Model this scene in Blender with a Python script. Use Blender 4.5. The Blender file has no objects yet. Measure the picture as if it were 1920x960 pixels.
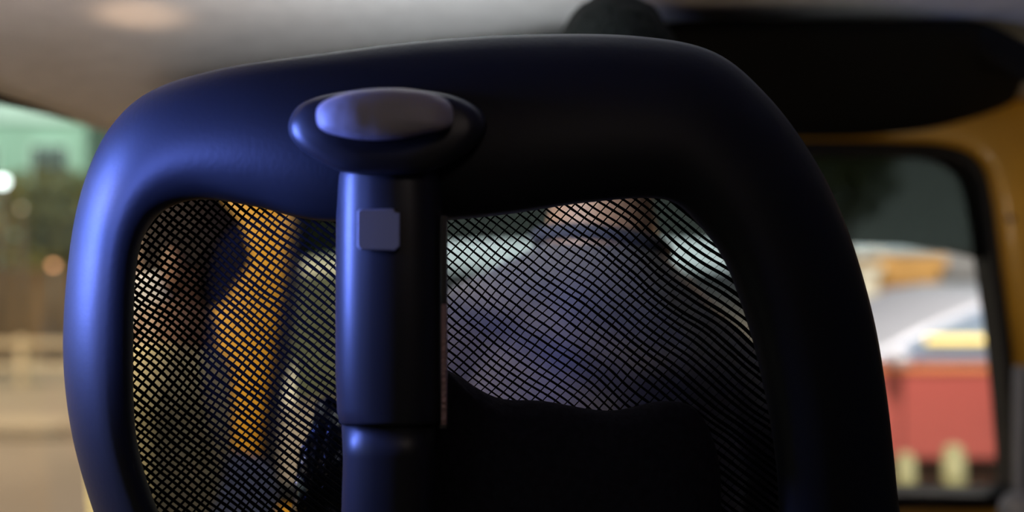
import bpy, bmesh, math, random
from mathutils import Vector, Matrix, noise
random.seed(7)
S = bpy.context.scene
COL = S.collection
F = 1400.0          # focal length in pixels of the 1920 wide frame
CZ = 1.75           # eye height above the road

# ------------------------------------------------------------------ camera
cam = bpy.data.cameras.new('camera'); co = bpy.data.objects.new('camera', cam); COL.objects.link(co)
co.location = (0, 0, CZ); co.rotation_euler = (math.pi/2, 0, 0)
cam.sensor_width = 36; cam.lens = 36*F/1920; cam.clip_start = .01; cam.clip_end = 300
cam.dof.use_dof = True; cam.dof.focus_distance = .525; cam.dof.aperture_fstop = 1.7
S.camera = co

# ------------------------------------------------------------------ world
w = bpy.data.worlds.new('world'); S.world = w; w.use_nodes = True
nt = w.node_tree; nt.nodes.clear()
out = nt.nodes.new('ShaderNodeOutputWorld'); bg = nt.nodes.new('ShaderNodeBackground')
tc = nt.nodes.new('ShaderNodeTexCoord'); sx = nt.nodes.new('ShaderNodeSeparateXYZ'); cr = nt.nodes.new('ShaderNodeValToRGB')
nt.links.new(tc.outputs['Generated'], sx.inputs[0]); nt.links.new(sx.outputs['Z'], cr.inputs[0])
nt.links.new(cr.outputs[0], bg.inputs[0]); nt.links.new(bg.outputs[0], out.inputs[0])
e = cr.color_ramp.elements
e[0].position = 0.0; e[0].color = (.50, .60, .60, 1)
e[1].position = .75; e[1].color = (.03, .04, .06, 1)
m_ = e.new(.10); m_.color = (.40, .48, .48, 1)
m_ = e.new(.30); m_.color = (.10, .12, .14, 1)
bg.inputs[1].default_value = 1.0

# ------------------------------------------------------------------ lights
def area(name, loc, target, size, power, col, spread=180, sy=None):
    l = bpy.data.lights.new(name, 'AREA'); o = bpy.data.objects.new(name, l); COL.objects.link(o)
    l.energy = power; l.color = col; l.size = size; l.spread = math.radians(spread)
    if sy: l.shape = 'RECTANGLE'; l.size_y = sy
    o.location = loc
    o.rotation_euler = (Vector(target)-Vector(loc)).to_track_quat('-Z', 'Y').to_euler()
    return o
def spot(name, loc, target, power, col, deg, blend=1., rad=.02):
    l = bpy.data.lights.new(name, 'SPOT'); o = bpy.data.objects.new(name, l); COL.objects.link(o)
    l.energy = power; l.color = col; l.spot_size = math.radians(deg); l.spot_blend = blend; l.shadow_soft_size = rad
    o.location = loc
    o.rotation_euler = (Vector(target)-Vector(loc)).to_track_quat('-Z', 'Y').to_euler()
    return o
# blue cabin light beside the seat, on the left
area('cabin_blue_light', (-.50, .432, CZ+.05), (-.28, .455, CZ+.02), .03, 1.7, (.15, .24, 1.0), 95, .20)
area('pillar_fill_light', (1.05, .75, CZ+.05), (.93, 1.45, CZ+.0), .10, .27, (1.0, .80, .50), 120)  # added unseen fill that brightens the yellow pillar on the right
spot('blue_fill_spot', (-.40, .13, CZ+.09), (-.250, .46, CZ+.03), 19, (.15, .23, 1.0), 40, 1., .03)  # second blue spot, added to spread the blue over the seat's left
# weak unseen fill added behind the camera
area('rear_fill_light', (.15, -.35, CZ+.27), (-.1, .5, CZ+.1), .12, .17, (1.0, .82, .76), 150)
# fill lights added behind the seat top to brighten the roof lining
area('roof_fill_light', (-.14, .64, CZ+.12), (.06, 1.02, CZ+.36), .22, 2.1, (.88, .95, 1.0), 150)
area('roof_fill_left_light', (-.32, .62, CZ+.10), (-.52, .90, CZ+.33), .10, .50, (1.0, .86, .82), 150)
# unseen spot added outside the side window to brighten the yellow pillar
spot('side_window_fill_spot', (-3.3, -.9, 2.9), (-.50, 1.45, CZ-.08), 680, (1.0, .84, .55), 32, .5, .06)
# added warm spot that casts the faint patch on the roof lining
spot('roof_warm_beam', (-.52, .62, CZ-.15), (-.47, .915, CZ+.27), 9, (1.0, .66, .42), 12, 1., .02)
# street lamps outside
area('street_lamp_left_light', (-7.5, 6.0, 7.0), (-6.5, 8.0, 0), 1.2, 620, (1.0, .74, .50), 170)
area('street_lamp_far_left_light', (-12, 14, 8.0), (-13, 19, 3), 1.5, 430, (.85, 1.0, .88), 170)
area('street_lamp_right_light', (2.8, 3.2, 5.0), (3.5, 5.6, .6), .8, 330, (1.0, .88, .78), 170)
area('street_lamp_far_right_light', (6.5, 10, 6.5), (8, 15.5, 1.5), 1.0, 420, (1.0, .90, .76), 170)
area('street_lamp_front_light', (-3.5, 11.0, 6.5), (-4.5, 16, 1.2), 1.0, 260, (.90, 1.0, .70), 170)
# warm street light falling through the windscreen on the driver
spot('windscreen_warm_beam', (2.3, 2.85, CZ-.02), (.19, .90, CZ+.0), 130, (1.0, .62, .38), 9, .8, .05)

vs = S.view_settings
vs.view_transform = 'Standard'; vs.look = 'None'; vs.exposure = 0; vs.gamma = 1; vs.use_curve_mapping = False

# ------------------------------------------------------------------ materials
def mat(name, col, rough=.6, metal=0., bump=0., bscale=40., var=0., spec=.5, emit=None, estr=0., coat=0., sheen=0.):
    m = bpy.data.materials.new(name); m.use_nodes = True; n = m.node_tree; b = n.nodes['Principled BSDF']
    b.inputs['Base Color'].default_value = (*col, 1); b.inputs['Roughness'].default_value = rough
    b.inputs['Metallic'].default_value = metal; b.inputs['Specular IOR Level'].default_value = spec
    b.inputs['Coat Weight'].default_value = coat; b.inputs['Sheen Weight'].default_value = sheen
    t = n.nodes.new('ShaderNodeTexCoord'); ns = n.nodes.new('ShaderNodeTexNoise'); ns.inputs['Scale'].default_value = bscale
    ns.inputs['Detail'].default_value = 4; n.links.new(t.outputs['Object'], ns.inputs['Vector'])
    if bump:
        bp = n.nodes.new('ShaderNodeBump'); bp.inputs['Strength'].default_value = bump; bp.inputs['Distance'].default_value = .01
        n.links.new(ns.outputs[0], bp.inputs['Height']); n.links.new(bp.outputs[0], b.inputs['Normal'])
    if var:
        r = n.nodes.new('ShaderNodeValToRGB')
        r.color_ramp.elements[0].position = .3; r.color_ramp.elements[1].position = .7
        r.color_ramp.elements[0].color = (*[c*(1-var) for c in col], 1)
        r.color_ramp.elements[1].color = (*[min(1, c*(1+var)) for c in col], 1)
        n.links.new(ns.outputs[0], r.inputs[0]); n.links.new(r.outputs[0], b.inputs['Base Color'])
    if emit:
        b.inputs['Emission Color'].default_value = (*emit, 1); b.inputs['Emission Strength'].default_value = estr
    return m
def glass_mat(name, tint, gloss):
    m = bpy.data.materials.new(name); m.use_nodes = True; n = m.node_tree; n.nodes.clear()
    o = n.nodes.new('ShaderNodeOutputMaterial'); t = n.nodes.new('ShaderNodeBsdfTransparent'); g = n.nodes.new('ShaderNodeBsdfGlossy')
    mx = n.nodes.new('ShaderNodeMixShader'); t.inputs[0].default_value = (*tint, 1); g.inputs['Roughness'].default_value = .05
    lw = n.nodes.new('ShaderNodeLayerWeight'); pw = n.nodes.new('ShaderNodeMath'); pw.operation = 'POWER'; pw.inputs[1].default_value = 5
    fr = n.nodes.new('ShaderNodeMath'); fr.operation = 'MULTIPLY_ADD'; fr.inputs[1].default_value = .8; fr.inputs[2].default_value = gloss*.04
    n.links.new(lw.outputs['Facing'], pw.inputs[0]); n.links.new(pw.outputs[0], fr.inputs[0])
    n.links.new(fr.outputs[0], mx.inputs[0]); n.links.new(t.outputs[0], mx.inputs[1]); n.links.new(g.outputs[0], mx.inputs[2])
    n.links.new(mx.outputs[0], o.inputs[0]); return m
M = dict(
 shell=mat('seat_shell_plastic', (.013, .014, .016), .50, bump=.03, bscale=300, spec=.28),
 spine=mat('spine_plastic', (.022, .022, .026), .40, spec=.45),
 thread=mat('mesh_thread', (.004, .004, .005), .85, spec=.15),
 grey_pad=mat('grey_pad', (.42, .38, .40), .5, bump=.1, bscale=60),
 latch=mat('grey_latch', (.40, .40, .42), .35),
 strip=mat('pink_metal_strip', (.42, .26, .25), .35, metal=.4, bump=.3, bscale=400),
 strip_dark=mat('dark_metal_strip', (.07, .065, .06), .4, metal=.3),
 pad_cloth=mat('lumbar_cloth', (.020, .019, .026), .95, bump=.2, bscale=200, var=.2, spec=.1),
 ceiling=mat('roof_lining', (.62, .60, .58), .85, bump=.12, bscale=25, var=.06),
 black_vinyl=mat('black_vinyl', (.002, .002, .002), .9, bump=.1, bscale=80, spec=.2),
 yellow=mat('yellow_paint', (.66, .33, .025), .38, var=.12, bscale=6, coat=.2),
 rubber=mat('black_rubber', (.008, .007, .010), .55, spec=.3),
 glass=glass_mat('window_glass', (.97, .98, .97), .12),
 film=glass_mat('tint_film', (.26, .265, .25), .0),
 dash=mat('dashboard_plastic', (.022, .024, .04), .5, bump=.1, bscale=200),
 dash_grey=mat('dashboard_grey', (.20, .21, .27), .5),
 cabin=mat('cabin_lining', (.10, .095, .09), .8, var=.1),
 floor=mat('cabin_floor', (.05, .05, .05), .8, var=.2),
 skin=mat('skin_brown', (.21, .12, .07), .5, bump=.05, bscale=120, var=.06),
 skin2=mat('skin_tan', (.24, .13, .09), .5, var=.06),
 hair=mat('black_hair', (.003, .004, .003), .6, bump=.9, bscale=160, spec=.08),
 hair2=mat('dark_brown_hair', (.022, .011, .011), .55, bump=.9, bscale=160, spec=.4),
 shirt=mat('grey_shirt', (.062, .054, .054), .9, bump=.4, bscale=14, var=.1, sheen=.2),
 trousers=mat('dark_trousers', (.03, .03, .04), .9),
 khaki=mat('khaki_shirt', (.55, .47, .29), .9, bump=.5, bscale=12, var=.12),
 mask=mat('pale_face_mask', (.85, .82, .88), .8),
 jeans=mat('blue_jeans', (.30, .33, .52), .9, bump=.3, bscale=60, var=.15),
 bag=mat('black_plastic_bag', (.006, .006, .007), .22, bump=.5, bscale=30, spec=.7),
 road=mat('road_asphalt', (.34, .30, .25), .85, var=.12, bscale=.8),
 kerb=mat('kerb_stone', (.50, .44, .34), .85, var=.1, bscale=5),
 rail=mat('cream_rail_paint', (.72, .62, .44), .5),
 brownwall=mat('brown_wall', (.17, .12, .075), .9, var=.2, bscale=1.5),
 leaf_olive=mat('olive_leaves', (.13, .13, .04), .7, var=.4, bscale=2),
 leaf_green=mat('green_leaves', (.20, .26, .12), .7, var=.4, bscale=2),
 leaf_hedge=mat('hedge_leaves', (.24, .27, .16), .7, var=.4, bscale=3),
 bark=mat('bark', (.12, .09, .06), .9, bump=.5, bscale=20),
 mint=mat('mint_wall', (.34, .52, .42), .8, var=.12, bscale=.7),
 mint_light=mat('pale_mint_band', (.60, .75, .68), .8),
 wglass=mat('dark_window_glass', (.04, .05, .05), .15),
 orange=mat('orange_wall', (.75, .42, .14), .8, var=.2, bscale=1.2),
 greyb=mat('grey_wall', (.42, .42, .45), .8, var=.12, bscale=1.),
 cream=mat('cream_paint', (.85, .80, .68), .6, var=.05),
 red=mat('red_car_paint', (.52, .115, .10), .32, coat=.5),
 orange_reflection=mat('orange_reflection', (.85, .30, .12), .3),
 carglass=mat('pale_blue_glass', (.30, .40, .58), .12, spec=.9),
 silver=mat('silver_paint', (.62, .66, .78), .3, metal=.2, coat=.4),
 tyre=mat('tyre_rubber', (.012, .012, .012), .8),
 rim=mat('alloy_rim', (.6, .6, .6), .3, metal=.8),
 pale=mat('pale_yellow_plastic', (.36, .36, .20), .6),
 lamp_white=mat('white_lamp', (1, 1, 1), .5, emit=(.85, 1, 1), estr=6),
 lamp_orange=mat('orange_lamp', (1, .6, .3), .5, emit=(1, .45, .22), estr=3),
 glow_yellow=mat('yellow_glow', (1, .8, .3), .5, emit=(1, .72, .22), estr=1.3),
 lamp_cream=mat('cream_lamp', (1, .9, .7), .5, emit=(1, .86, .60), estr=1.1),
 pole=mat('pole_metal', (.12, .12, .12), .5, metal=.5),
)

# ------------------------------------------------------------------ helpers
def P(px, py, Y): return Vector(((px-960)/F*Y, Y, CZ+(480-py)/F*Y))
def link(name, me, m=None, parent=None, smooth=True):
    o = bpy.data.objects.new(name, me); COL.objects.link(o)
    if m and not me.materials: me.materials.append(m)
    if parent is not None:
        o.parent = parent
        if parent.type == 'EMPTY': o.matrix_parent_inverse = Matrix.Translation(-parent.location)
        else: o.matrix_parent_inverse = parent.matrix_world.inverted()
    if smooth: me.polygons.foreach_set('use_smooth', [True]*len(me.polygons))
    return o
def bmo(name, bm, m, parent=None, smooth=True, bevel=0., segs=2):
    bmesh.ops.recalc_face_normals(bm, faces=bm.faces)
    me = bpy.data.meshes.new(name); bm.to_mesh(me); bm.free()
    o = link(name, me, m, parent, smooth)
    if bevel:
        b = o.modifiers.new('bevel', 'BEVEL'); b.width = bevel; b.segments = segs; b.limit_method = 'ANGLE'
    return o
def tag(o, label=None, cat=None, group=None, kind=None):
    if label: o['label'] = label
    if cat: o['category'] = cat
    if group: o['group'] = group
    if kind: o['kind'] = kind
    return o
def thing(name, loc, label, cat, group=None):
    o = bpy.data.objects.new(name, None); COL.objects.link(o); o.location = loc; o.empty_display_size = .1
    return tag(o, label, cat, group)
def box(bm, c, s, rot=None):
    mt = Matrix.Translation(c) @ (rot.to_4x4() if rot else Matrix()) @ Matrix.Diagonal((*s, 1))
    bmesh.ops.create_cube(bm, size=1, matrix=mt); return bm
def cyl(bm, a, b, r1, r2=None, n=16):
    a = Vector(a); b = Vector(b); d = b-a
    mt = Matrix.Translation((a+b)/2) @ d.to_track_quat('Z', 'Y').to_matrix().to_4x4()
    bmesh.ops.create_cone(bm, cap_ends=True, segments=n, radius1=r1, radius2=r1 if r2 is None else r2, depth=d.length, matrix=mt); return bm
def catmull(pts, n, closed=True):
    res = []; k = len(pts); rng = k if closed else k-1
    for i in range(rng):
        p = [Vector(pts[(i+j-1) % k]) if closed else Vector(pts[max(0, min(k-1, i+j-1))]) for j in range(4)]
        for s in range(n):
            t = s/n
            res.append(.5*((2*p[1])+(p[2]-p[0])*t+(2*p[0]-5*p[1]+4*p[2]-p[3])*t*t+(3*p[1]-p[0]-3*p[2]+p[3])*t**3))
    if not closed: res.append(Vector(pts[-1]))
    return res
def grid_mesh(name, rows, m, parent=None, close_u=True, close_v=True, caps=False):
    v = []; f = []; nu = len(rows); nv = len(rows[0])
    for r in rows: v += [tuple(p) for p in r]
    for i in range(nu if close_u else nu-1):
        for j in range(nv if close_v else nv-1):
            a = i*nv+j; b = i*nv+(j+1) % nv; c = ((i+1) % nu)*nv+(j+1) % nv; d = ((i+1) % nu)*nv+j
            f.append((a, b, c, d))
    if caps:
        f.append(tuple(range(nv))[::-1]); f.append(tuple((nu-1)*nv+j for j in range(nv)))
    me = bpy.data.meshes.new(name); me.from_pydata(v, [], f)
    bm = bmesh.new(); bm.from_mesh(me); bmesh.ops.recalc_face_normals(bm, faces=bm.faces); bm.to_mesh(me); bm.free()
    return link(name, me, m, parent)
def tube(name, pts, r, m, parent=None, n=8, closed=False):
    rows = []; k = len(pts); pts = [Vector(p) for p in pts]
    for i, p in enumerate(pts):
        a = pts[(i-1) % k] if closed or i else pts[0]; b = pts[(i+1) % k] if closed or i < k-1 else pts[-1]
        t = (b-a).normalized(); u = t.cross(Vector((0, 0, 1)) if abs(t.z) < .9 else Vector((0, 1, 0))).normalized(); w_ = t.cross(u)
        rr = r[i] if isinstance(r, (list, tuple)) else r
        rows.append([p+u*math.cos(q*2*math.pi/n)*rr+w_*math.sin(q*2*math.pi/n)*rr for q in range(n)])
    return grid_mesh(name, rows, m, parent, close_u=closed, caps=not closed)
def inside(x, y, poly):
    c = False; n = len(poly); j = n-1
    for i in range(n):
        xi, yi = poly[i][0], poly[i][1]; xj, yj = poly[j][0], poly[j][1]
        if (yi > y) != (yj > y) and x < (xj-xi)*(y-yi)/(yj-yi)+xi: c = not c
        j = i
    return c
def sheet(name, poly, Yf, thick, m, parent=None):
    """solid plate with outline poly (px), each point at depth Yf(px,py), given thickness"""
    bm = bmesh.new()
    a = [bm.verts.new(P(p[0], p[1], Yf(p[0], p[1]))) for p in poly]
    b = [bm.verts.new(P(p[0], p[1], Yf(p[0], p[1])) + Vector((0, thick, 0))) for p in poly]
    bm.faces.new(a); bm.faces.new(b[::-1])
    for i in range(len(poly)):
        j = (i+1) % len(poly); bm.faces.new((a[i], b[i], b[j], a[j]))
    bmesh.ops.triangulate(bm, faces=bm.faces[:2])
    return bmo(name, bm, m, parent, smooth=False)
def ring_plate(name, outer, inner, Y0, Y1, m, parent=None, bulge=0.):
    """closed ring between two matched px loops, from depth Y0 (front) to Y1 (back)"""
    rows = []
    for o_, i_ in zip(outer, inner):
        r = []
        for s in (0, .12, .5, .88, 1):
            q = Vector(o_).lerp(Vector(i_), s); r.append(P(q[0], q[1], Y0-bulge*math.sin(math.pi*s)+(.0 if 0 < s < 1 else .3*bulge)))
        for s in (1, 0):
            q = Vector(o_).lerp(Vector(i_), s); a = P(q[0], q[1], Y0); r.append(Vector((a.x, Y1, a.z)))
        rows.append(r)
    return grid_mesh(name, rows, m, parent)

# ================================================================== SETTING: cabin shell
CX = .26; HW = 1.014
def roof_z(x, y=1.): return CZ+.345-.115*min(1.3, abs(x-CX)/HW)**3-.02*max(0, -y)
bm = bmesh.new(); nx, ny = 40, 24; X0, X1, Y0, Y1 = CX-HW, CX+HW, -1.0, 1.50
g = [[bm.verts.new((X0+(X1-X0)*i/nx, Y0+(Y1-Y0)*j/ny, roof_z(X0+(X1-X0)*i/nx, Y0+(Y1-Y0)*j/ny))) for j in range(ny+1)] for i in range(nx+1)]
for i in range(nx):
    for j in range(ny): bm.faces.new((g[i][j], g[i+1][j], g[i+1][j+1], g[i][j+1]))
ce = bmo('ceiling', bm, M['ceiling']); ce['kind'] = 'structure'
sm = ce.modifiers.new('solid', 'SOLIDIFY'); sm.thickness = .04; sm.offset = 1
def structure(name, boxes, m, bevel=0.):
    bm = bmesh.new()
    for c, s in boxes: box(bm, c, s)
    o = bmo(name, bm, m, smooth=False, bevel=bevel); o['kind'] = 'structure'; return o
structure('floor', [((CX, .25, .83), (2*HW, 2.5, .06))], M['floor'])
structure('wall_back', [((CX, -1.02, 1.47), (2*HW+.06, .04, 1.25))], M['cabin'])
structure('wall_right', [((CX+HW+.02, .25, 1.42), (.04, 2.5, 1.14))], M['cabin'])
# left wall: low sill, roof side rail and rear panel leave the big side window open
structure('wall_left', [((X0-.02, .20, 1.02), (.04, 2.40, .42)), ((X0-.02, -.75, 1.6), (.04, .5, .78))], M['yellow'])
# rail with black rubber strip along the top of the side window
tr = tube('trim_1', [(X0+.002, y, CZ+.232+.013*(y-1.1)/.3) for y in (-.5, .2, .6, .9, 1.1, 1.25, 1.4, 1.47)], .009, M['rubber']); tr['kind'] = 'structure'
w2 = thing('window_2', (X0, .5, 1.23), None, None); w2['kind'] = 'structure'
bm = bmesh.new(); box(bm, (X0-.012, .48, 1.61), (.004, 1.94, .75)); bmo('pane', bm, M['glass'], w2, False)

# front wall with the windscreen hole
YW = 1.45
hole = catmull([(492, 900), (497, 800), (520, 640), (545, 460), (562, 340), (600, 278), (700, 266), (1000, 263), (1400, 264), (1680, 266), (1785, 274), (1838, 305),
                (1860, 370), (1878, 500), (1896, 640), (1910, 800), (1914, 900), (1890, 948), (1700, 952), (1200, 952), (700, 950), (520, 945)], 6)
hole_in = catmull([(512, 895), (514, 800), (536, 640), (560, 460), (580, 350), (615, 302), (700, 291), (1000, 288), (1400, 288), (1680, 290), (1770, 297), (1818, 325),
                (1838, 375), (1857, 500), (1877, 640), (1893, 800), (1898, 895), (1880, 926), (1700, 924), (1200, 924), (700, 922), (535, 920)], 6)
outerw = catmull([(372, 1000), (384, 840), (398, 640), (415, 460), (420, 340), (424, 230), (700, 160), (1000, 150), (1400, 150), (1680, 150), (1900, 160), (2050, 200),
                (2130, 370), (2160, 500), (2180, 640), (2190, 800), (2190, 950), (2180, 1080), (1700, 1100), (1200, 1100), (700, 1100), (400, 1090)], 6)
wf = ring_plate('wall_front', outerw, hole, YW, YW+.05, M['yellow'], bulge=.006); wf['kind'] = 'structure'
bm = bmesh.new(); c = P(1896, 410, YW-.006); cyl(bm, c+Vector((0, -.003, 0)), c+Vector((0, .006, 0)), .0062, n=12)
sc = bmo('screw', bm, M['rubber'], wf, bevel=.001)
w1 = thing('window_1', (.25, YW, CZ-.45), None, None); w1['kind'] = 'structure'
seal = ring_plate('window_seal', hole, hole_in, YW-.010, YW+.04, M['rubber'], w1, bulge=.007)
sheet('pane', [tuple(p) for p in hole_in], lambda x, y: YW+.02, .004, M['glass'], w1)
arch = [(520, 496), (560, 484), (628, 474), (735, 461), (840, 453), (950, 449), (1100, 446), (1300, 448), (1500, 452), (1600, 458), (1690, 461), (1780, 473), (1866, 493)]
top_edge = [tuple(p) for p in hole_in if p[1] < 440 and 500 < p[0] < 1900]
sheet('tint_film', top_edge[0:] + arch[::-1][0:], lambda x, y: YW+.012, .001, M['film'], w1)

# black padded panel that closes the corner between windscreen and roof
bot = catmull([(330, 240), (600, 246), (850, 250), (1030, 252), (1300, 253), (1520, 253), (1650, 250), (1780, 233), (1890, 197), (1925, 160), (2010, 150)], 6, False)
topl = catmull([(330, 170), (600, 150), (850, 110), (1030, 66), (1300, 38), (1520, 37), (1650, 37), (1780, 38), (1850, 44), (1925, 82), (2010, 135)], 6, False)
rows = []
for b_, t_ in zip(bot, topl):
    r = []
    for s in range(9):
        q = b_.lerp(t_, s/8); Yd = 1.40-.36*(s/8)**.8; r.append(P(q[0], q[1], Yd) )
    a = r[-1]; c = r[0]
    r.append(a+Vector((0, .10, .01))); r.append(c+Vector((0, .035, .0)))
    rows.append(r)
hp = grid_mesh('overhead_panel', rows, M['black_vinyl'], None, close_u=False, caps=True)
tag(hp, 'long black padded panel above the windscreen under the pale roof lining', 'panel')

# dashboard under the windscreen
ds = thing('dashboard', (.3, 1.33, CZ-.62), 'dark navy dashboard ledge along the bottom of the windscreen', 'dashboard')
bm = bmesh.new(); z = P(0, 956, YW).z; box(bm, (.47, 1.36, z-.10), (1.50, .16, .185)); bmo('ledge', bm, M['dash'], ds, False, bevel=.02, segs=4)
bm = bmesh.new(); c = P(1925, 968, 1.25); bmesh.ops.create_uvsphere(bm, u_segments=24, v_segments=16, radius=1, matrix=Matrix.Translation(c) @ Matrix.Diagonal((.036, .05, .04, 1)))
tag(bmo('grab_knob', bm, M['dash_grey'], ds), 'rounded grey blue knob at the dashboard end')
bm = bmesh.new(); box(bm, P(1985, 830, 1.415), (.16, .03, .29)); tag(bmo('side_trim', bm, M['dash_grey'], ds, False, bevel=.006), 'dark grey trim below the yellow pillar')

# ================================================================== THE MESH SEAT
seat = thing('mesh_seat', (-.02, .52, .86), 'black mesh-backed seat with rounded frame and blue-lit central spine', 'seat')
KO = [(118, 640), (133, 450), (165, 320), (215, 228), (290, 167), (420, 127), (600, 100), (800, 75), (1000, 64), (1200, 68), (1340, 98), (1440, 180), (1522, 290), (1582, 410),
      (1632, 570), (1660, 720), (1680, 900), (1690, 1080), (1600, 1230), (900, 1280), (330, 1230), (225, 1080), (172, 950), (132, 800)]
KI = [(250, 640), (256, 500), (278, 428), (320, 388), (385, 374), (480, 388), (600, 414), (800, 415), (950, 402), (1100, 380), (1245, 374), (1312, 425), (1358, 490), (1396, 590),
      (1426, 700), (1450, 830), (1460, 960), (1450, 1080), (1400, 1160), (900, 1180), (480, 1160), (350, 1060), (297, 960), (256, 820)]
LO = catmull(KO, 8); LI = catmull(KI, 8); rows = []
for o_, i_ in zip(LO, LI):
    r = []; n = 22; wd = (o_-i_).length
    for k in range(n):
        a = 2*math.pi*k/n; s = .5-.5*math.cos(a); q = o_.lerp(i_, s)
        sn = math.sin(a); d = .034 if sn > 0 else .022
        Yd = .502-d*math.copysign(abs(sn)**.75, sn)+.010*(1-s)
        r.append(P(q[0], q[1], Yd))
    rows.append(r)
fr = grid_mesh('seat_frame', rows, M['shell'], seat)

# mesh panels ------------------------------------------------------
def warp(x, y, k):
    n1 = noise.noise(Vector((x/170, y/170, 3.1*k))); n2 = noise.noise(Vector((x/60, y/60, 9+2*k)))
    return 10*n1+2.4*n2
def mesh_y(x, y):
    return .532+.010*math.sin(x/260)+.006*noise.noise(Vector((x/150, y/150, 0)))
def threads(poly, ang, pitch, rad, k, verts, faces, side=0., radf=None):
    ca, sa = math.cos(ang), math.sin(ang); xs = [p[0] for p in poly]; ys = [p[1] for p in poly]
    cx, cy = (min(xs)+max(xs))/2, (min(ys)+max(ys))/2; R = math.hypot(max(xs)-min(xs), max(ys)-min(ys))/2
    n = int(R/pitch)+1; step = 9.
    for i in range(-n, n+1):
        run = []
        jit = random.uniform(-.10, .10)*pitch; rj = rad*random.uniform(.85, 1.15)
        t = -R
        while t <= R+step:
            d = i*pitch+jit; x = cx+ca*t-sa*d; y = cy+sa*t+ca*d
            wv = warp(x, y, k); x2 = x-sa*wv; y2 = y+ca*wv
            ok = t <= R and inside(x2, y2, poly)
            if ok: run.append((x2, y2))
            if (not ok) and run:
                if len(run) > 1: add_thread(run, rj, k, verts, faces, side, radf)
                run = []
            t += step
def add_thread(run, rad, k, verts, faces, side, radf):
    base = len(verts); n = 5
    for i, (x, y) in enumerate(run):
        a = run[max(0, i-1)]; b = run[min(len(run)-1, i+1)]; dx, dy = b[0]-a[0], b[1]-a[1]; L = math.hypot(dx, dy); nx_, ny_ = -dy/L, dx/L
        r = rad*(1+.22*noise.noise(Vector((x/11, y/11, 5*k+1))))*(radf(x, y) if radf else 1)
        Yd = mesh_y(x, y)+side
        for q in range(n):
            th = 2*math.pi*q/n; off = r*math.cos(th)
            p = P(x+nx_*off, y+ny_*off, Yd); p.y += r*math.sin(th)*Yd/F*.6
            verts.append(tuple(p))
    for i in range(len(run)-1):
        for q in range(n):
            q2 = (q+1) % n; faces.append((base+i*n+q, base+i*n+q2, base+(i+1)*n+q2, base+(i+1)*n+q))
polyL = [tuple(p) for p in catmull([(236, 640), (243, 500), (262, 415), (310, 374), (385, 360), (480, 372), (600, 396), (650, 402), (655, 600), (660, 800), (660, 1000), (600, 1050), (350, 1050), (283, 965), (242, 820)], 6)]
polyR = [tuple(p) for p in catmull([(815, 400), (950, 388), (1100, 366), (1255, 360), (1325, 415), (1372, 480), (1410, 585), (1440, 700), (1464, 830), (1474, 960), (1465, 1080), (1200, 1100), (815, 1100), (812, 700)], 6)]
def build_panel(name, poly, a1, p1, r1, a2, p2, r2, rf1=None, rf2=None):
    v, f = [], []
    threads(poly, math.radians(a1), p1, r1, 1, v, f, 0., rf1); threads(poly, math.radians(a2), p2, r2, 2, v, f, .0008, rf2)
    me = bpy.data.meshes.new(name); me.from_pydata(v, [], f); o = link(name, me, M['thread'], seat); o['kind'] = 'stuff'
    return o
build_panel('mesh_panel', polyL, 38, 12.2, 3.1, -50, 13.6, 1.9, None, lambda x, y: 1.25 if x < 400 else (.9 if x < 540 else .55))
build_panel('mesh_panel', polyR, 37, 13.6, 2.7, -47, 16.0, 1.25, lambda x, y: .75+.6*max(0, min(1, (x-1050)/330)), lambda x, y: 1-.65*max(0, min(1, (x-1230)/80)))

# central spine ----------------------------------------------------
def spine_seg(name, pts, Yf, depth, m, expo=2.6, n=28, parent=seat):
    """lofted oval column; pts = (py, px_left, px_right)"""
    rows = []
    for py, xl, xr in pts:
        r = []
        for k in range(n):
            a = 2*math.pi*k/n; c_ = math.copysign(abs(math.cos(a))**(2/expo), math.cos(a)); s_ = math.copysign(abs(math.sin(a))**(2/expo), math.sin(a))
            Yd = Yf-depth*s_; r.append(P((xl+xr)/2+(xr-xl)/2*c_, py, Yd))
        rows.append(r)
    return grid_mesh(name, rows, m, parent, close_u=False, caps=True)
spine_seg('spine', [(300, 640, 822), (330, 632, 828), (420, 630, 832), (560, 629, 832), (700, 629, 831), (770, 632, 829), (792, 636, 826), (797, 642, 820)], .485, .030, M['spine'])
spine_seg('spine_lower', [(790, 640, 818), (860, 643, 816), (960, 640, 815), (1080, 634, 818), (1180, 634, 820)], .488, .024, M['spine'])
# cup-shaped bracket that carries the grey pad
cup = catmull([(541, 246), (546, 216), (572, 190), (640, 172), (740, 166), (840, 176), (900, 205), (912, 246), (880, 284), (830, 312), (780, 326), (700, 328), (640, 322), (590, 298), (556, 272)], 5)
cx_, cy_ = 727, 248
rows = []
for s, Yd in ((1.0, .478), (1.0, .462), (.985, .450), (.94, .443), (.80, .440), (.5, .440), (.1, .441)):
    rows.append([P(cx_+(p[0]-cx_)*s, cy_+(p[1]-cy_)*s, Yd) for p in cup])
grid_mesh('bracket', rows, M['spine'], seat, close_u=False, caps=True)
pad = catmull([(593, 222), (600, 196), (640, 176), (700, 166), (770, 167), (820, 178), (845, 196), (850, 222), (842, 240), (800, 250), (750, 260), (700, 263), (650, 258), (605, 244)], 5)
cx_, cy_ = 718, 216; rows = []
for s, Yd in ((1.0, .443), (1.0, .430), (.97, .4235), (.90, .4195), (.7, .4165), (.4, .415), (.08, .4145)):
    rows.append([P(cx_+(p[0]-cx_)*s, cy_+(p[1]-cy_)*s, Yd) for p in pad])
tag(grid_mesh('pad', rows, M['grey_pad'], seat, close_u=False, caps=True), 'pale grey oval pad on the bracket')
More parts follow.
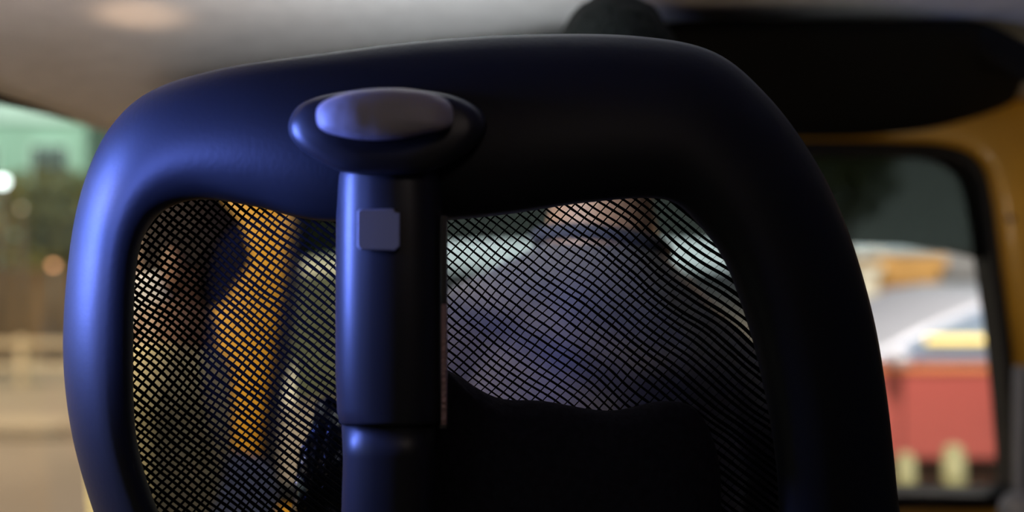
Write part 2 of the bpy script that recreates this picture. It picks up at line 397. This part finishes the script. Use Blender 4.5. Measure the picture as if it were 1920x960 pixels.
# small square latch
lt = [(670, 396), (676, 392), (738, 391), (741, 397), (750, 399), (750, 462), (741, 470), (676, 468), (670, 462)]
cx_, cy_ = 710, 431; rows = []
for s, Yd in ((1.0, .462), (1.0, .447), (.96, .4445), (.1, .4445)): rows.append([P(cx_+(p[0]-cx_)*s, cy_+(p[1]-cy_)*s, Yd) for p in lt])
la = grid_mesh('latch', rows, M['latch'], seat, close_u=False, caps=True); tag(la, 'small square grey latch on the spine')
la.data.polygons.foreach_set('use_smooth', [False]*len(la.data.polygons))
# narrow strips along the right edge of the spine
def strip(name, y0, y1, m):
    bm = bmesh.new(); a = P(833, y0, .468); b = P(833, y1, .468)
    box(bm, (a+b)/2, (.0034, .008, (a-b).length)); return bmo(name, bm, m, seat, False, bevel=.0006)
strip('edge_strip', 404, 568, M['strip_dark'])
tag(strip('edge_strip', 569, 795, M['strip']), 'pinkish metal lower edge strip')
bm = bmesh.new(); box(bm, P(832, 797, .4675), (.0042, .009, .0022)); bmo('strip_cap', bm, M['strip_dark'], seat, False)
# lumbar pad, lower right
lp = catmull([(805, 690), (850, 700), (930, 745), (1020, 752), (1140, 770), (1240, 752), (1305, 768), (1345, 850), (1352, 960), (1340, 1080), (1200, 1130), (900, 1130), (806, 1090), (800, 880)], 6)
cx_, cy_ = 1070, 930; rows = []
for s, Yd in ((1.0, .527), (1.0, .518), (.98, .512), (.92, .506), (.75, .500), (.45, .497), (.08, .496)):
    rows.append([P(cx_+(p[0]-cx_)*s, cy_+(p[1]-cy_)*s, Yd) for p in lp])
tag(grid_mesh('lumbar_pad', rows, M['pad_cloth'], seat, close_u=False, caps=True), 'dark cloth lumbar pad in front of the lower mesh')
# seat cushion and base (below the frame)
bm = bmesh.new(); box(bm, (-.0, .78, 1.15), (.56, .50, .12)); bmo('cushion', bm, M['pad_cloth'], seat, bevel=.04, segs=4)
bm = bmesh.new(); box(bm, (-.0, .78, .97), (.40, .36, .24)); box(bm, (-.02, .52, 1.15), (.30, .06, .16)); bmo('seat_base', bm, M['shell'], seat, False, bevel=.01)

# loose black plastic bag hanging beside the spine in front of the seat
bagp = catmull([(606, 745), (640, 770), (652, 800), (664, 860), (660, 960), (640, 1040), (580, 1060), (545, 1000), (556, 920), (566, 850), (585, 800)], 5)
rows = []; cx_, cy_ = 608, 905
for k in range(13):
    s = math.sin(math.pi*(k+.3)/12.6)**.6
    r = []
    for j, p in enumerate(bagp):
        ss = s*(1+.10*noise.noise(Vector((j*.7, k*.9, 2))))
        q = P(cx_+(p[0]-cx_)*ss, cy_+(p[1]-cy_)*ss, .615); q.y += (k-6)*.0055+.012*noise.noise(Vector((j*.5, k*.5, 7))); r.append(q)
    rows.append(r)
bg_ = grid_mesh('plastic_bag', rows, M['bag'], None, close_u=False, caps=True)
tag(bg_, 'crumpled black plastic bag behind the mesh beside the spine', 'bag')

# ================================================================== PEOPLE
SPH = []
def sweep(verts, edges):
    """closed body volume: ellipsoids swept along every bone, later fused by the voxel remesh"""
    if not SPH:
        b = bmesh.new(); bmesh.ops.create_icosphere(b, subdivisions=3, radius=1); SPH.append([v.co.copy() for v in b.verts]); b.verts.index_update(); SPH.append([[v.index for v in f.verts] for f in b.faces]); b.free()
    V, Fc = [], []
    for a, b in edges:
        A, B = Vector(verts[a][:3]), Vector(verts[b][:3]); ra, rb = verts[a][3], verts[b][3]
        ra = ra if isinstance(ra, tuple) else (ra, ra); rb = rb if isinstance(rb, tuple) else (rb, rb)
        n = max(2, min(24, int((B-A).length/(.28*min(ra[1], rb[1])))+1))
        for k in range(n+1):
            t = k/n; c = A.lerp(B, t); rx = ra[0]+(rb[0]-ra[0])*t; ry = ra[1]+(rb[1]-ra[1])*t; base = len(V)
            V += [(c.x+p.x*rx, c.y+p.y*ry, c.z+p.z*min(rx, ry)) for p in SPH[0]]; Fc += [[base+i for i in f] for f in SPH[1]]
    me = bpy.data.meshes.new('sweep'); me.from_pydata(V, [], Fc); return me
def ensure_skin(verts, edges, sub=2): return sweep(verts, edges)
def head_bm(hair=False, mask=False):
    """head centred on origin facing +Y, 0.23 tall, 0.155 wide, 0.19 deep"""
    bm = bmesh.new(); bmesh.ops.create_uvsphere(bm, u_segments=56, v_segments=40, radius=1)
    def gs(x, z, cx, cz, w, h): return math.exp(-((x-cx)/w)**2-((z-cz)/h)**2)
    for v in bm.verts:
        x, y, z = v.co
        wx = .076*(1-.30*max(0, -z)**1.3); dy = .096*(1-.12*max(0, -z)) if y < 0 else .092
        X, Yv, Z = x*wx, y*dy, z*.116
        if y < 0 and z < -.1: Yv *= 1-.45*min(1, (-z-.1)/.7)
        if y > .2:
            Yv += .026*gs(X, Z, 0, -.018, .011, .017)*1.0                # nose
            Yv += .012*gs(X, Z, 0, .005, .008, .022)
            Yv -= .010*(gs(X, Z, .031, .008, .015, .010)+gs(X, Z, -.031, .008, .015, .010))   # eye sockets
            Yv += .006*(gs(X, Z, .031, .006, .010, .006)+gs(X, Z, -.031, .006, .010, .006))   # eye balls
            Yv += .005*gs(X, Z, 0, .030, .04, .008)                       # brow
            Yv += .006*gs(X, Z, 0, -.052, .020, .005)+.005*gs(X, Z, 0, -.064, .018, .005)-.004*gs(X, Z, 0, -.058, .02, .002)
            Yv += .010*gs(X, Z, 0, -.092, .020, .014)                     # chin
        v.co = (X, Yv, Z)
    if hair:
        kill = []
        for v in bm.verts:
            p = v.co; front = p.y > .035 and p.z < .055; side = abs(p.x) > .045 and p.z < -.012 and p.y > -.03; low = p.z < -.072
            if (front and p.y > .035) or side or low: kill.append(v)
            else: v.co = p*(1.09+.03*noise.noise(p*60))+Vector((0, -.002, .003))
        bmesh.ops.delete(bm, geom=kill, context='VERTS')
        r = bmesh.ops.solidify(bm, geom=bm.faces[:], thickness=.006)
    elif mask:
        kill = [v for v in bm.verts if not (v.co.y > -.004 and -.105 < v.co.z < -.008+.012*min(1, v.co.y/.08))]
        bmesh.ops.delete(bm, geom=kill, context='VERTS')
        for v in bm.verts: v.co = v.co*1.06+Vector((0, .002, 0))
        bmesh.ops.solidify(bm, geom=bm.faces[:], thickness=.002)
    else:
        for s in (-1, 1):                                                # ears
            mt = Matrix.Translation((s*.078, -.008, -.004)) @ Matrix.Rotation(s*.35, 4, 'Z') @ Matrix.Diagonal((.010, .019, .032, 1))
            bmesh.ops.create_uvsphere(bm, u_segments=16, v_segments=12, radius=1, matrix=mt)
    return bm
def merge(meshes, voxel=.006):
    bm = bmesh.new()
    for me, mt in meshes:
        t = bmesh.new(); t.from_mesh(me); t.transform(mt); tm = bpy.data.meshes.new('t'); t.to_mesh(tm); t.free(); bm.from_mesh(tm); bpy.data.meshes.remove(tm)
    me = bpy.data.meshes.new('merged'); bm.to_mesh(me); bm.free()
    o = bpy.data.objects.new('tmp', me); COL.objects.link(o); r = o.modifiers.new('r', 'REMESH'); r.mode = 'VOXEL'; r.voxel_size = voxel; r.use_smooth_shade = True
    s = o.modifiers.new('s', 'SMOOTH'); s.factor = .5; s.iterations = 2
    ev = o.evaluated_get(bpy.context.evaluated_depsgraph_get()); res = bpy.data.meshes.new_from_object(ev)
    bpy.data.objects.remove(o); bpy.data.meshes.remove(me); return res
def tomesh(bm):
    bmesh.ops.recalc_face_normals(bm, faces=bm.faces); me = bpy.data.meshes.new('h'); bm.to_mesh(me); bm.free(); return me
def hand(verts, edges, wrist_i, wrist, d, side, up, curl):
    """palm and five fingers from the wrist along d; curl bends the fingers towards -up"""
    d = d.normalized(); up = up.normalized()
    palm = wrist+d*.05; verts.append((*palm, (.030, .016))); pi_ = len(verts)-1; edges.append((wrist_i, pi_))
    chains = []
    for k, (off, L) in enumerate(((.030, .068), (.010, .078), (-.010, .072), (-.029, .056))):
        b = wrist+d*.088+side*off; pts = [b]; ang = .35
        for s in range(3):
            ang += curl; dd = d*math.cos(ang)-up*math.sin(ang); pts.append(pts[-1]+dd*L*(.42, .32, .26)[s])
        chains.append(([palm+side*off*.5]+pts, [.010, .0095, .0088, .008, .007]))
    b = wrist+d*.03+side*.030
    chains.append(([wrist+d*.028+side*.012, b, b+side*.024+d*.022-up*.008, b+side*.030+d*.050-up*.02], [.011, .0115, .010, .008]))
    return chains
def person(root, pel, chest, neck, head_c, head_rot, sh, arms, legs, sleeve_m, leg_m, skin_m, hair_m, sleeve_to=1.0, mask=None, sw=False, girth=1.):
    """arms: list of (shoulder, elbow, wrist, side, up, curl)   legs: list of (hip, knee, ankle, toe)"""
    def R(a, b): a, b = a*girth, b*girth; return (b, a) if sw else (a, b)
    V = [(*pel, R(.150, .105))]; E = []
    mid = pel.lerp(chest, .5); V.append((*mid, R(.135, .095))); V.append((*chest, R(.155, .105))); V.append((*chest.lerp(neck, .55), R(.078, .070)))
    V.append((*neck, (.062, .060))); V.append((*head_c.lerp(neck, .45), (.050, .055))); E += [(0, 1), (1, 2), (2, 3), (3, 4), (4, 5)]
    fingers = []
    for (s, el, wr, sd, up, curl) in arms:
        i = len(V); V += [(*s, .058), (*s.lerp(el, .5), .050), (*el, .042), (*el.lerp(wr, .4), .040), (*wr, (.028, .022))]
        E += [(3, i), (i, i+1), (i+1, i+2), (i+2, i+3), (i+3, i+4)]
        fingers += hand(V, E, i+4, wr, wr-el, sd, up, curl)
    for (h, k, a, t) in legs:
        i = len(V); V += [(*h, .090), (*h.lerp(k, .5), .076), (*k, .058), (*k.lerp(a, .35), .054), (*a, .036), (*t, (.042, .026))]
        E += [(0, i), (i, i+1), (i+1, i+2), (i+2, i+3), (i+3, i+4), (i+4, i+5)]
    body = ensure_skin(V, E, 2); parts = [(body, Matrix())]
    for pts, rr in fingers: parts.append((ensure_skin([(*p, r) for p, r in zip(pts, rr)], [(i, i+1) for i in range(len(pts)-1)], 1), Matrix()))
    HM = Matrix.Translation(head_c) @ head_rot.to_4x4()
    parts.append((tomesh(head_bm()), HM))
    b = link('body', merge(parts, .0055), skin_m, root)
    b.data.materials.clear(); b.data.materials.append(skin_m)
    # clothes
    V = [(*pel, R(.156, .111)), (*mid, R(.146, .104)), (*chest, R(.163, .113)), (*chest.lerp(neck, .55), R(.086, .078)), (*chest.lerp(neck, .66), (.070, .068))]; E = [(0, 1), (1, 2), (2, 3), (3, 4)]
    for (s, el, wr, sd, up, curl) in arms:
        i = len(V); V += [(*s, .069), (*s.lerp(el, .5), .062)]; E += [(3, i), (i, i+1)]
        if sleeve_to >= 1: V += [(*el, .054), (*el.lerp(wr, .5), .047), (*el.lerp(wr, .88), .036)]; E += [(i+1, i+2), (i+2, i+3), (i+3, i+4)]
        else: V += [(*s.lerp(el, .8), .058)]; E += [(i+1, i+2)]
    link('shirt', merge([(ensure_skin(V, E, 2), Matrix())], .008), sleeve_m, root)
    V = [(*(pel-Vector((0, 0, .01))), R(.160, .116))]; E = []
    for (h, k, a, t) in legs:
        i = len(V); V += [(*h, .100), (*h.lerp(k, .5), .086), (*k, .070), (*k.lerp(a, .4), .062), (*k.lerp(a, .9), .050)]
        E += [(0, i), (i, i+1), (i+1, i+2), (i+2, i+3), (i+3, i+4)]
    link('trousers', merge([(ensure_skin(V, E, 2), Matrix())], .008), leg_m, root)
    hm = tomesh(head_bm(hair=True)); hm.transform(HM); link('hair', hm, hair_m, root)
    if mask:
        mm = tomesh(head_bm(mask=True)); mm.transform(HM); link('face_mask', mm, mask, root)
    V3 = Vector
    for (h, k, a, t) in legs:
        link('shoe', merge([(ensure_skin([(*a, .044), (*a.lerp(t, .5), (.046, .040)), (*t, (.046, .030))], [(0, 1), (1, 2)], 2), Matrix())], .006), M['tyre'], root)
V3 = Vector
# driver, seen from behind
dr = thing('person', (.09, .75, 1.2), 'driver in grey shirt seen from behind through right mesh, short black hair', 'person')
c0 = .100
person(dr, V3((c0, .76, 1.30)), V3((c0, .84, 1.60)), V3((c0+.004, .875, 1.80)), V3((.122, .895, 1.932)), Matrix.Rotation(-.08, 3, 'Z'), None,
       [(V3((c0-.175, .85, 1.635)), V3((c0-.235, .98, 1.42)), V3((c0-.13, 1.19, 1.46)), V3((1, 0, 0)), V3((0, -.2, 1)), .55),
        (V3((c0+.165, .85, 1.565)), V3((c0+.225, .98, 1.42)), V3((c0+.13, 1.19, 1.46)), V3((-1, 0, 0)), V3((0, -.2, 1)), .55)],
       [(V3((c0-.10, .80, 1.27)), V3((c0-.16, 1.14, 1.30)), V3((c0-.15, 1.20, .94)), V3((c0-.16, 1.34, .90))),
        (V3((c0+.10, .80, 1.27)), V3((c0+.16, 1.14, 1.30)), V3((c0+.15, 1.20, .94)), V3((c0+.16, 1.34, .90)))],
       M['shirt'], M['trousers'], M['skin'], M['hair'])
# shirt collar
tube('collar', [V3((c0+.004+.075*math.cos(a), .872+.066*math.sin(a), 1.762-.012*math.sin(a)-.010*math.cos(a))) for a in [2*math.pi*i/28 for i in range(28)]], .009, M['trousers'], dr, 8, True)
# steering wheel in the driver's hands
sw = thing('steering_wheel', (c0, 1.30, 1.42), 'black steering wheel held by the driver', 'steering wheel')
tilt = Matrix.Rotation(math.radians(-55), 3, 'X'); ctr = V3((c0, 1.285, 1.43))
tube('rim', [ctr+tilt @ V3((.175*math.cos(a), 0, .175*math.sin(a)))*1 for a in [2*math.pi*i/40 for i in range(40)]], .013, M['rubber'], sw, 8, True)
for a in (0, math.pi, -math.pi/2):
    bm = bmesh.new(); cyl(bm, ctr+tilt @ V3((.03*math.cos(a), 0, .03*math.sin(a))), ctr+tilt @ V3((.17*math.cos(a), 0, .17*math.sin(a))), .012, n=8); bmo('spoke', bm, M['rubber'], sw)
bm = bmesh.new(); cyl(bm, ctr-tilt @ V3((0, .02, 0)), ctr+tilt @ V3((0, .10, 0)), .045, n=24); bmo('hub', bm, M['rubber'], sw, bevel=.004)

# passenger at the left front
ps = thing('person', (-.55, 1.1, 1.15), 'passenger with dark hair, pale mask and khaki shirt beside the yellow pillar', 'person')
person(ps, V3((-.515, 1.09, 1.22)), V3((-.520, 1.11, 1.50)), V3((-.510, 1.13, 1.625)), V3((-.515, 1.15, 1.738)), Matrix.Rotation(math.radians(102), 3, 'Z') @ Matrix.Rotation(-.1, 3, 'X'), None,
       [(V3((-.490, 1.01, 1.545)), V3((-.485, 1.00, 1.33)), V3((-.43, 1.14, 1.27)), V3((0, 1, 0)), V3((0, 0, 1)), .3),
        (V3((-.530, 1.225, 1.545)), V3((-.53, 1.27, 1.33)), V3((-.45, 1.24, 1.27)), V3((0, -1, 0)), V3((0, 0, 1)), .3)],
       [(V3((-.50, 1.04, 1.20)), V3((-.440, 1.17, 1.375)), V3((-.40, 1.18, .94)), V3((-.38, 1.26, .90))),
        (V3((-.51, 1.14, 1.18)), V3((-.42, 1.19, 1.22)), V3((-.30, 1.18, .94)), V3((-.26, 1.26, .90)))],
       M['khaki'], M['jeans'], M['skin2'], M['hair2'], mask=M['mask'], sw=True, girth=.82)
# passenger seat
st = thing('front_seat', (-.55, 1.0, .86), 'low front seat under the passenger in khaki', 'seat')
bm = bmesh.new(); box(bm, (-.54, 1.05, 1.05), (.34, .46, .14)); bmo('cushion', bm, M['pad_cloth'], st, bevel=.03, segs=3)
bm = bmesh.new(); box(bm, (-.54, 1.05, .92), (.28, .36, .13)); bmo('seat_base', bm, M['shell'], st, False, bevel=.005)

# ================================================================== OUTSIDE
bm = bmesh.new(); box(bm, (0, 40, -.05), (160, 120, .1)); rd = bmo('ground', bm, M['road'], smooth=False); rd['kind'] = 'structure'
# kerb stones on the left
kb = thing('kerb', (-7, 7.3, 0), 'pale stone kerb crossing the lit road outside the left window', 'kerb')
bm = bmesh.new(); box(bm, (0, 0, 0), (.96, .34, .13)); kme = bpy.data.meshes.new('kerb_stone'); bmesh.ops.bevel(bm, geom=bm.edges[:], offset=.02, segments=1, affect='EDGES'); bm.to_mesh(kme); bm.free(); kme.materials.append(M['kerb'])
for i in range(10):
    o = bpy.data.objects.new('kerb_stone', kme); COL.objects.link(o); o.parent = kb; o.location = (4.2-i*1.0-1, random.uniform(-.01, .01), .065)
# low guard rail
gr = thing('guard_rail', (-9, 10, 0), 'low cream guard rail with two rails before the brown wall', 'guard rail')
for z0, h in ((.58, .085), (.27, .07)):
    bm = bmesh.new(); box(bm, (-9.3, 10, z0), (9.5, .05, h)); bmo('rail', bm, M['rail'], gr, False, bevel=.01)
for i in range(6):
    bm = bmesh.new(); box(bm, (-13.6+i*1.75, 10.05, .33), (.09, .06, .66)); bmo('post', bm, M['rail'], gr, False, bevel=.01)
# brown wall with coping
bw = thing('boundary_wall', (-10, 13, 0), 'long brown boundary wall behind the cream guard rail', 'wall')
bm = bmesh.new(); box(bm, (-10.5, 13, .72), (11, .25, 1.44)); bmo('wall_body', bm, M['brownwall'], bw, False)
for i in range(11):
    bm = bmesh.new(); box(bm, (-15.5+i, 13, 1.49), (.98, .34, .10)); bmo('coping_stone', bm, M['brownwall'], bw, False, bevel=.01)
def tree(name, x, y, h, rw, rh, m, label, group=None, n=2600, zc=None):
    t = thing(name, (x, y, 0), label, 'tree', group); zc = zc or h-rh
    pts = [(x+.08*random.uniform(-1, 1)*i, y, zc*i/4) for i in range(5)]
    tube('trunk', pts, [.16, .14, .12, .10, .08], M['bark'], t, 8)
    for k in range(4):
        a = k*1.6+random.random(); tube('branch', [(x, y, zc*.75), (x+.4*rw*math.cos(a), y+.4*rw*math.sin(a), zc), (x+.7*rw*math.cos(a), y+.7*rw*math.sin(a), zc+.5*rh)], [.07, .05, .02], M['bark'], t, 6)
    v, f = [], []
    for i in range(n):
        while True:
            p = V3((random.uniform(-1, 1), random.uniform(-1, 1), random.uniform(-1, 1)))
            if .25 < p.length < 1+.25*noise.noise(p*2.5+V3((x, y, 0))): break
        c = V3((x+p.x*rw, y+p.y*rw, zc+p.z*rh)); u = V3((random.gauss(0, 1), random.gauss(0, 1), random.gauss(0, 1))).normalized(); w_ = u.orthogonal().normalized(); s = random.uniform(.07, .15)
        b = len(v); v += [tuple(c-u*s), tuple(c+w_*s*.5), tuple(c+u*s), tuple(c-w_*s*.5)]; f.append((b, b+1, b+2, b+3))
    me = bpy.data.meshes.new('foliage'); me.from_pydata(v, [], f); o = link('foliage', me, m, t); o['kind'] = 'stuff'
    return t
tree('leafy_tree', -9.2, 15.0, 3.5, 1.6, 1.2, M['leaf_olive'], 'olive leafy tree over the brown wall, outside the left window')
tree('leafy_tree', -13.2, 15.0, 3.8, 1.6, 1.4, M['leaf_olive'], 'olive leafy tree at far left over the brown wall')
tree('leafy_tree', -5.9, 19.0, 4.4, 1.9, 1.9, M['leaf_green'], 'tall yellow green tree seen through windscreen beside the yellow pillar', n=3500)
tree('leafy_tree', 9.0, 20.0, 6.8, 1.3, 2.1, M['leaf_green'], 'tall green tree behind the tinted film on the right', n=3500)
def building(name, x0, x1, y, h, m, label, floors, cols, band=None, depth=5):
    t = thing(name, ((x0+x1)/2, y, 0), label, 'building')
    bm = bmesh.new(); box(bm, ((x0+x1)/2, y+depth/2, h/2), (x1-x0, depth, h)); bmo('facade', bm, m, t, False)
    bm = bmesh.new(); box(bm, ((x0+x1)/2, y+depth/2, h+.12), (x1-x0+.3, depth+.3, .24)); bmo('parapet', bm, band or m, t, False)
    fh = h/floors; cw = (x1-x0)/cols
    for i in range(floors):
        if band:
            bm = bmesh.new(); box(bm, ((x0+x1)/2, y-.06, fh*(i+1)-.15), (x1-x0, .16, .26)); bmo('band', bm, band, t, False)
        for j in range(cols):
            cx2 = x0+cw*(j+.5); cz = fh*(i+.45); bm = bmesh.new()
            for dx, dz, sx_, sz in ((0, .5, 1, .06), (0, -.5, 1, .06), (.5, 0, .06, 1), (-.5, 0, .06, 1), (0, 0, .04, 1)):
                box(bm, (cx2+dx*cw*.5, y-.04, cz+dz*fh*.45), (sx_*cw*.5 if sx_ == 1 else sx_, .09, sz*fh*.45 if sz == 1 else sz))
            wf_ = bmo('window_frame', bm, band or m, t, False); bm = bmesh.new(); box(bm, (cx2, y-.01, cz), (cw*.48, .03, fh*.43)); bmo('window_pane', bm, M['wglass'], wf_, False)
    return t
building('building', -21, -11.4, 20, 5.6, M['mint'], 'mint green building with pale bands outside the left window', 2, 5, M['mint_light'])
building('building', 7.45, 8.50, 15, 1.50, M['orange'], 'small orange lit building seen through the right of the windscreen', 1, 2, M['orange'], 3)
building('building', 9.0, 13, 15.6, 1.60, M['greyb'], 'low grey building right of the orange one', 1, 4, M['greyb'], 3)
building('building', -4.6, -2.9, 13, 1.40, M['greyb'], 'low grey building behind the mesh left of the spine', 1, 2, M['cream'], 3)
# cream gate pillar
gp = thing('gate_pillar', (6.85, 14.5, 0), 'cream gate pillar with white cap, left of the orange building', 'pillar')
bm = bmesh.new(); box(bm, (6.85, 14.5, .72), (.36, .36, 1.44)); bmo('shaft', bm, M['cream'], gp, False, bevel=.02)
bm = bmesh.new(); box(bm, (6.85, 14.5, 1.5), (.5, .5, .14)); bmo('cap', bm, M['cream'], gp, False, bevel=.03)
# lamps
def street_lamp(px, py, Y, r, m, label, col):
    c = P(px, py, Y); t = thing('street_lamp', (c.x, c.y, 0), label, 'lamp')
    bm = bmesh.new(); cyl(bm, (c.x, c.y, 0), (c.x, c.y, c.z-r), .05, .035, 10); bmo('pole', bm, M['pole'], t)
    bm = bmesh.new(); cyl(bm, (c.x, c.y, c.z+r*.7), (c.x, c.y, c.z+r*1.2), r*1.1, r*.4, 16); bmo('hood', bm, M['pole'], t)
    bm = bmesh.new(); bmesh.ops.create_uvsphere(bm, u_segments=20, v_segments=12, radius=r, matrix=Matrix.Translation(c)); bmo('lamp_shade', bm, m, t)
street_lamp(4, 340, 11, .07, M['lamp_white'], 'white globe street lamp at the left edge', None)
street_lamp(40, 390, 12, .03, M['lamp_cream'], 'small cream lamp near the white globe lamp', None)
street_lamp(100, 497, 12, .045, M['lamp_orange'], 'small orange lamp low before the brown wall', None)
# lit cream sign box
sb = thing('sign_box', (-2.6, 8.3, 0), 'lit cream box on a post between pillar and spine', 'sign')
c = P(525, 720, 8.3); bm = bmesh.new(); box(bm, c, (.22, .10, .46)); bmo('light_box', bm, M['lamp_cream'], sb, False, bevel=.02)
bm = bmesh.new(); cyl(bm, (c.x, 8.3, -.0), (c.x, 8.3, c.z-.2), .03); bmo('post', bm, M['pole'], sb)
hd = thing('clipped_hedge', (-2.55, 9.3, 0), 'grey green clipped hedge outside, just right of the yellow pillar', 'hedge')
bm = bmesh.new(); box(bm, (-2.55, 9.3, .72), (1.9, .55, 1.40)); bmo('hedge_core', bm, M['leaf_hedge'], hd, False, bevel=.1)
v, f = [], []
for i in range(5000):
    c = V3((random.uniform(-3.55, -1.55), random.choice((9.0, 9.0, 9.6))+random.uniform(-.05, .05), random.uniform(.05, 1.48))) if i % 4 else V3((random.uniform(-3.55, -1.55), random.uniform(9.0, 9.6), 1.46+random.uniform(-.04, .08)))
    u = V3((random.gauss(0, 1), random.gauss(0, 1), random.gauss(0, 1))).normalized(); w_ = u.orthogonal().normalized(); z_ = random.uniform(.03, .06)
    b = len(v); v += [tuple(c-u*z_), tuple(c+w_*z_*.5), tuple(c+u*z_), tuple(c-w_*z_*.5)]; f.append((b, b+1, b+2, b+3))
me = bpy.data.meshes.new('foliage'); me.from_pydata(v, [], f); o = link('foliage', me, M['leaf_hedge'], hd); o['kind'] = 'stuff'
# pale bollards at the right
for x, y, s, l in ((2.64, 5.0, 1., 'pale yellow bollard before the red car, nearer the seat frame'), (2.93, 4.95, 1.15, 'wider pale yellow block before the red car door')):
    t = thing('bollard', (x, y, 0), l, 'bollard')
    k = .38*s
    bm = bmesh.new(); cyl(bm, (x, y, 0), (x, y, .10), .13*s, .12*s, 20); bmo('foot', bm, M['pale'], t, bevel=.01)
    bm = bmesh.new(); cyl(bm, (x, y, .10), (x, y, k), .065*s, .055*s, 20); bmesh.ops.create_uvsphere(bm, u_segments=20, v_segments=10, radius=.056*s, matrix=Matrix.Translation((x, y, k))); bmo('post', bm, M['pale'], t)

# ------------------------------------------------------------------ red car, facing left
car = thing('car', (3.0, 5.5, 0), 'red car with pale blue windows standing across the right of the windscreen', 'car')
CY = 5.5; CWD = 1.75
def tz(z): return .24+(z-.34)*.958 if z < 1.06 else .93+(z-1.06)*1.17
DX = .45
def prism(name, pts, y0, y1, m, bevel=.03, parent=car, inset=0.):
    bm = bmesh.new(); pts = [(x+DX, tz(z)) for x, z in pts]; a = [bm.verts.new((x, y0, z)) for x, z in pts]; b = [bm.verts.new((x, y1, z)) for x, z in pts]
    bm.faces.new(a); bm.faces.new(b[::-1])
    for i in range(len(pts)): j = (i+1) % len(pts); bm.faces.new((a[i], b[i], b[j], a[j]))
    return bmo(name, bm, m, parent, False, bevel=bevel, segs=3)
def arch_pts(cx, r, z0): return [(cx+r*math.cos(a), z0+r*math.sin(a)) for a in [math.pi*i/10 for i in range(11)]]
body = [(.80, .34)]+[(.78, .62), (.92, .82), (1.40, .93), (2.05, 1.02), (2.5, 1.055), (4.6, 1.06), (5.15, 1.0), (5.25, .60), (5.2, .34)]
body += arch_pts(4.35, .36, .34)+arch_pts(1.65, .36, .34)
prism('car_body', body, CY, CY+CWD, M['red'], .04)
roof = [(2.10, 1.055), (2.62, 1.30), (3.15, 1.50), (3.5, 1.54), (4.3, 1.53), (4.75, 1.42), (5.0, 1.06)]
cab = prism('cabin_top', roof, CY+.08, CY+CWD-.08, M['silver'], .05)
def pane(pts): return prism('car_window', pts, CY+.062, CY+.09, M['carglass'], .004)
pane([(2.28, 1.10), (2.70, 1.295), (3.16, 1.455), (3.40, 1.475), (3.40, 1.10)]); pane([(3.47, 1.10), (3.47, 1.48), (4.25, 1.47), (4.55, 1.38), (4.75, 1.10)])
bm = bmesh.new(); box(bm, (3.42+DX, CY-.004, .918), (3.2, .03, .045)); bmo('belt_reflection', bm, M['orange_reflection'], car, False, bevel=.008)  # orange reflection along the belt line, modelled as a coloured strip
bm = bmesh.new(); c = P(1812, 637, CY+.03); box(bm, c, (.60, .02, .05)); tag(bmo('glow_strip', bm, M['glow_yellow'], car, False, bevel=.009), 'glowing yellow strip across the window')  # yellow strip set to glow across the car window
for x in (2.42, 3.44, 4.5):
    bm = bmesh.new(); box(bm, (x+DX, CY+.002, .60), (.012, .012, .58)); bmo('door_gap', bm, M['rubber'], car, False)
for x in (3.25, 4.3):
    bm = bmesh.new(); box(bm, (x+DX, CY-.02, .80), (.17, .03, .03)); bmo('door_handle', bm, M['red'], car, False, bevel=.01)
bm = bmesh.new(); bmesh.ops.create_uvsphere(bm, u_segments=20, v_segments=12, radius=1, matrix=Matrix.Translation((2.36+DX, CY-.08, 1.01)) @ Matrix.Diagonal((.07, .10, .065, 1))); bmo('side_mirror', bm, M['silver'], car)
bm = bmesh.new(); box(bm, (.84+DX, CY+.25, .60), (.12, .35, .13)); bmo('headlamp', bm, M['cream'], car, False, bevel=.03)
for x in (1.65+DX, 4.35+DX):
    for y in (CY+.11, CY+CWD-.11):
        bm = bmesh.new(); cyl(bm, (x, y-.10, .30), (x, y+.10, .30), .30, n=36); wh = bmo('wheel', bm, M['tyre'], car, bevel=.03)
        bm = bmesh.new(); s = -1 if y < 5 else 1; cyl(bm, (x, y+s*.095, .30), (x, y+s*.115, .30), .20, n=24); bmo('wheel_rim', bm, M['rim'], wh, bevel=.01)
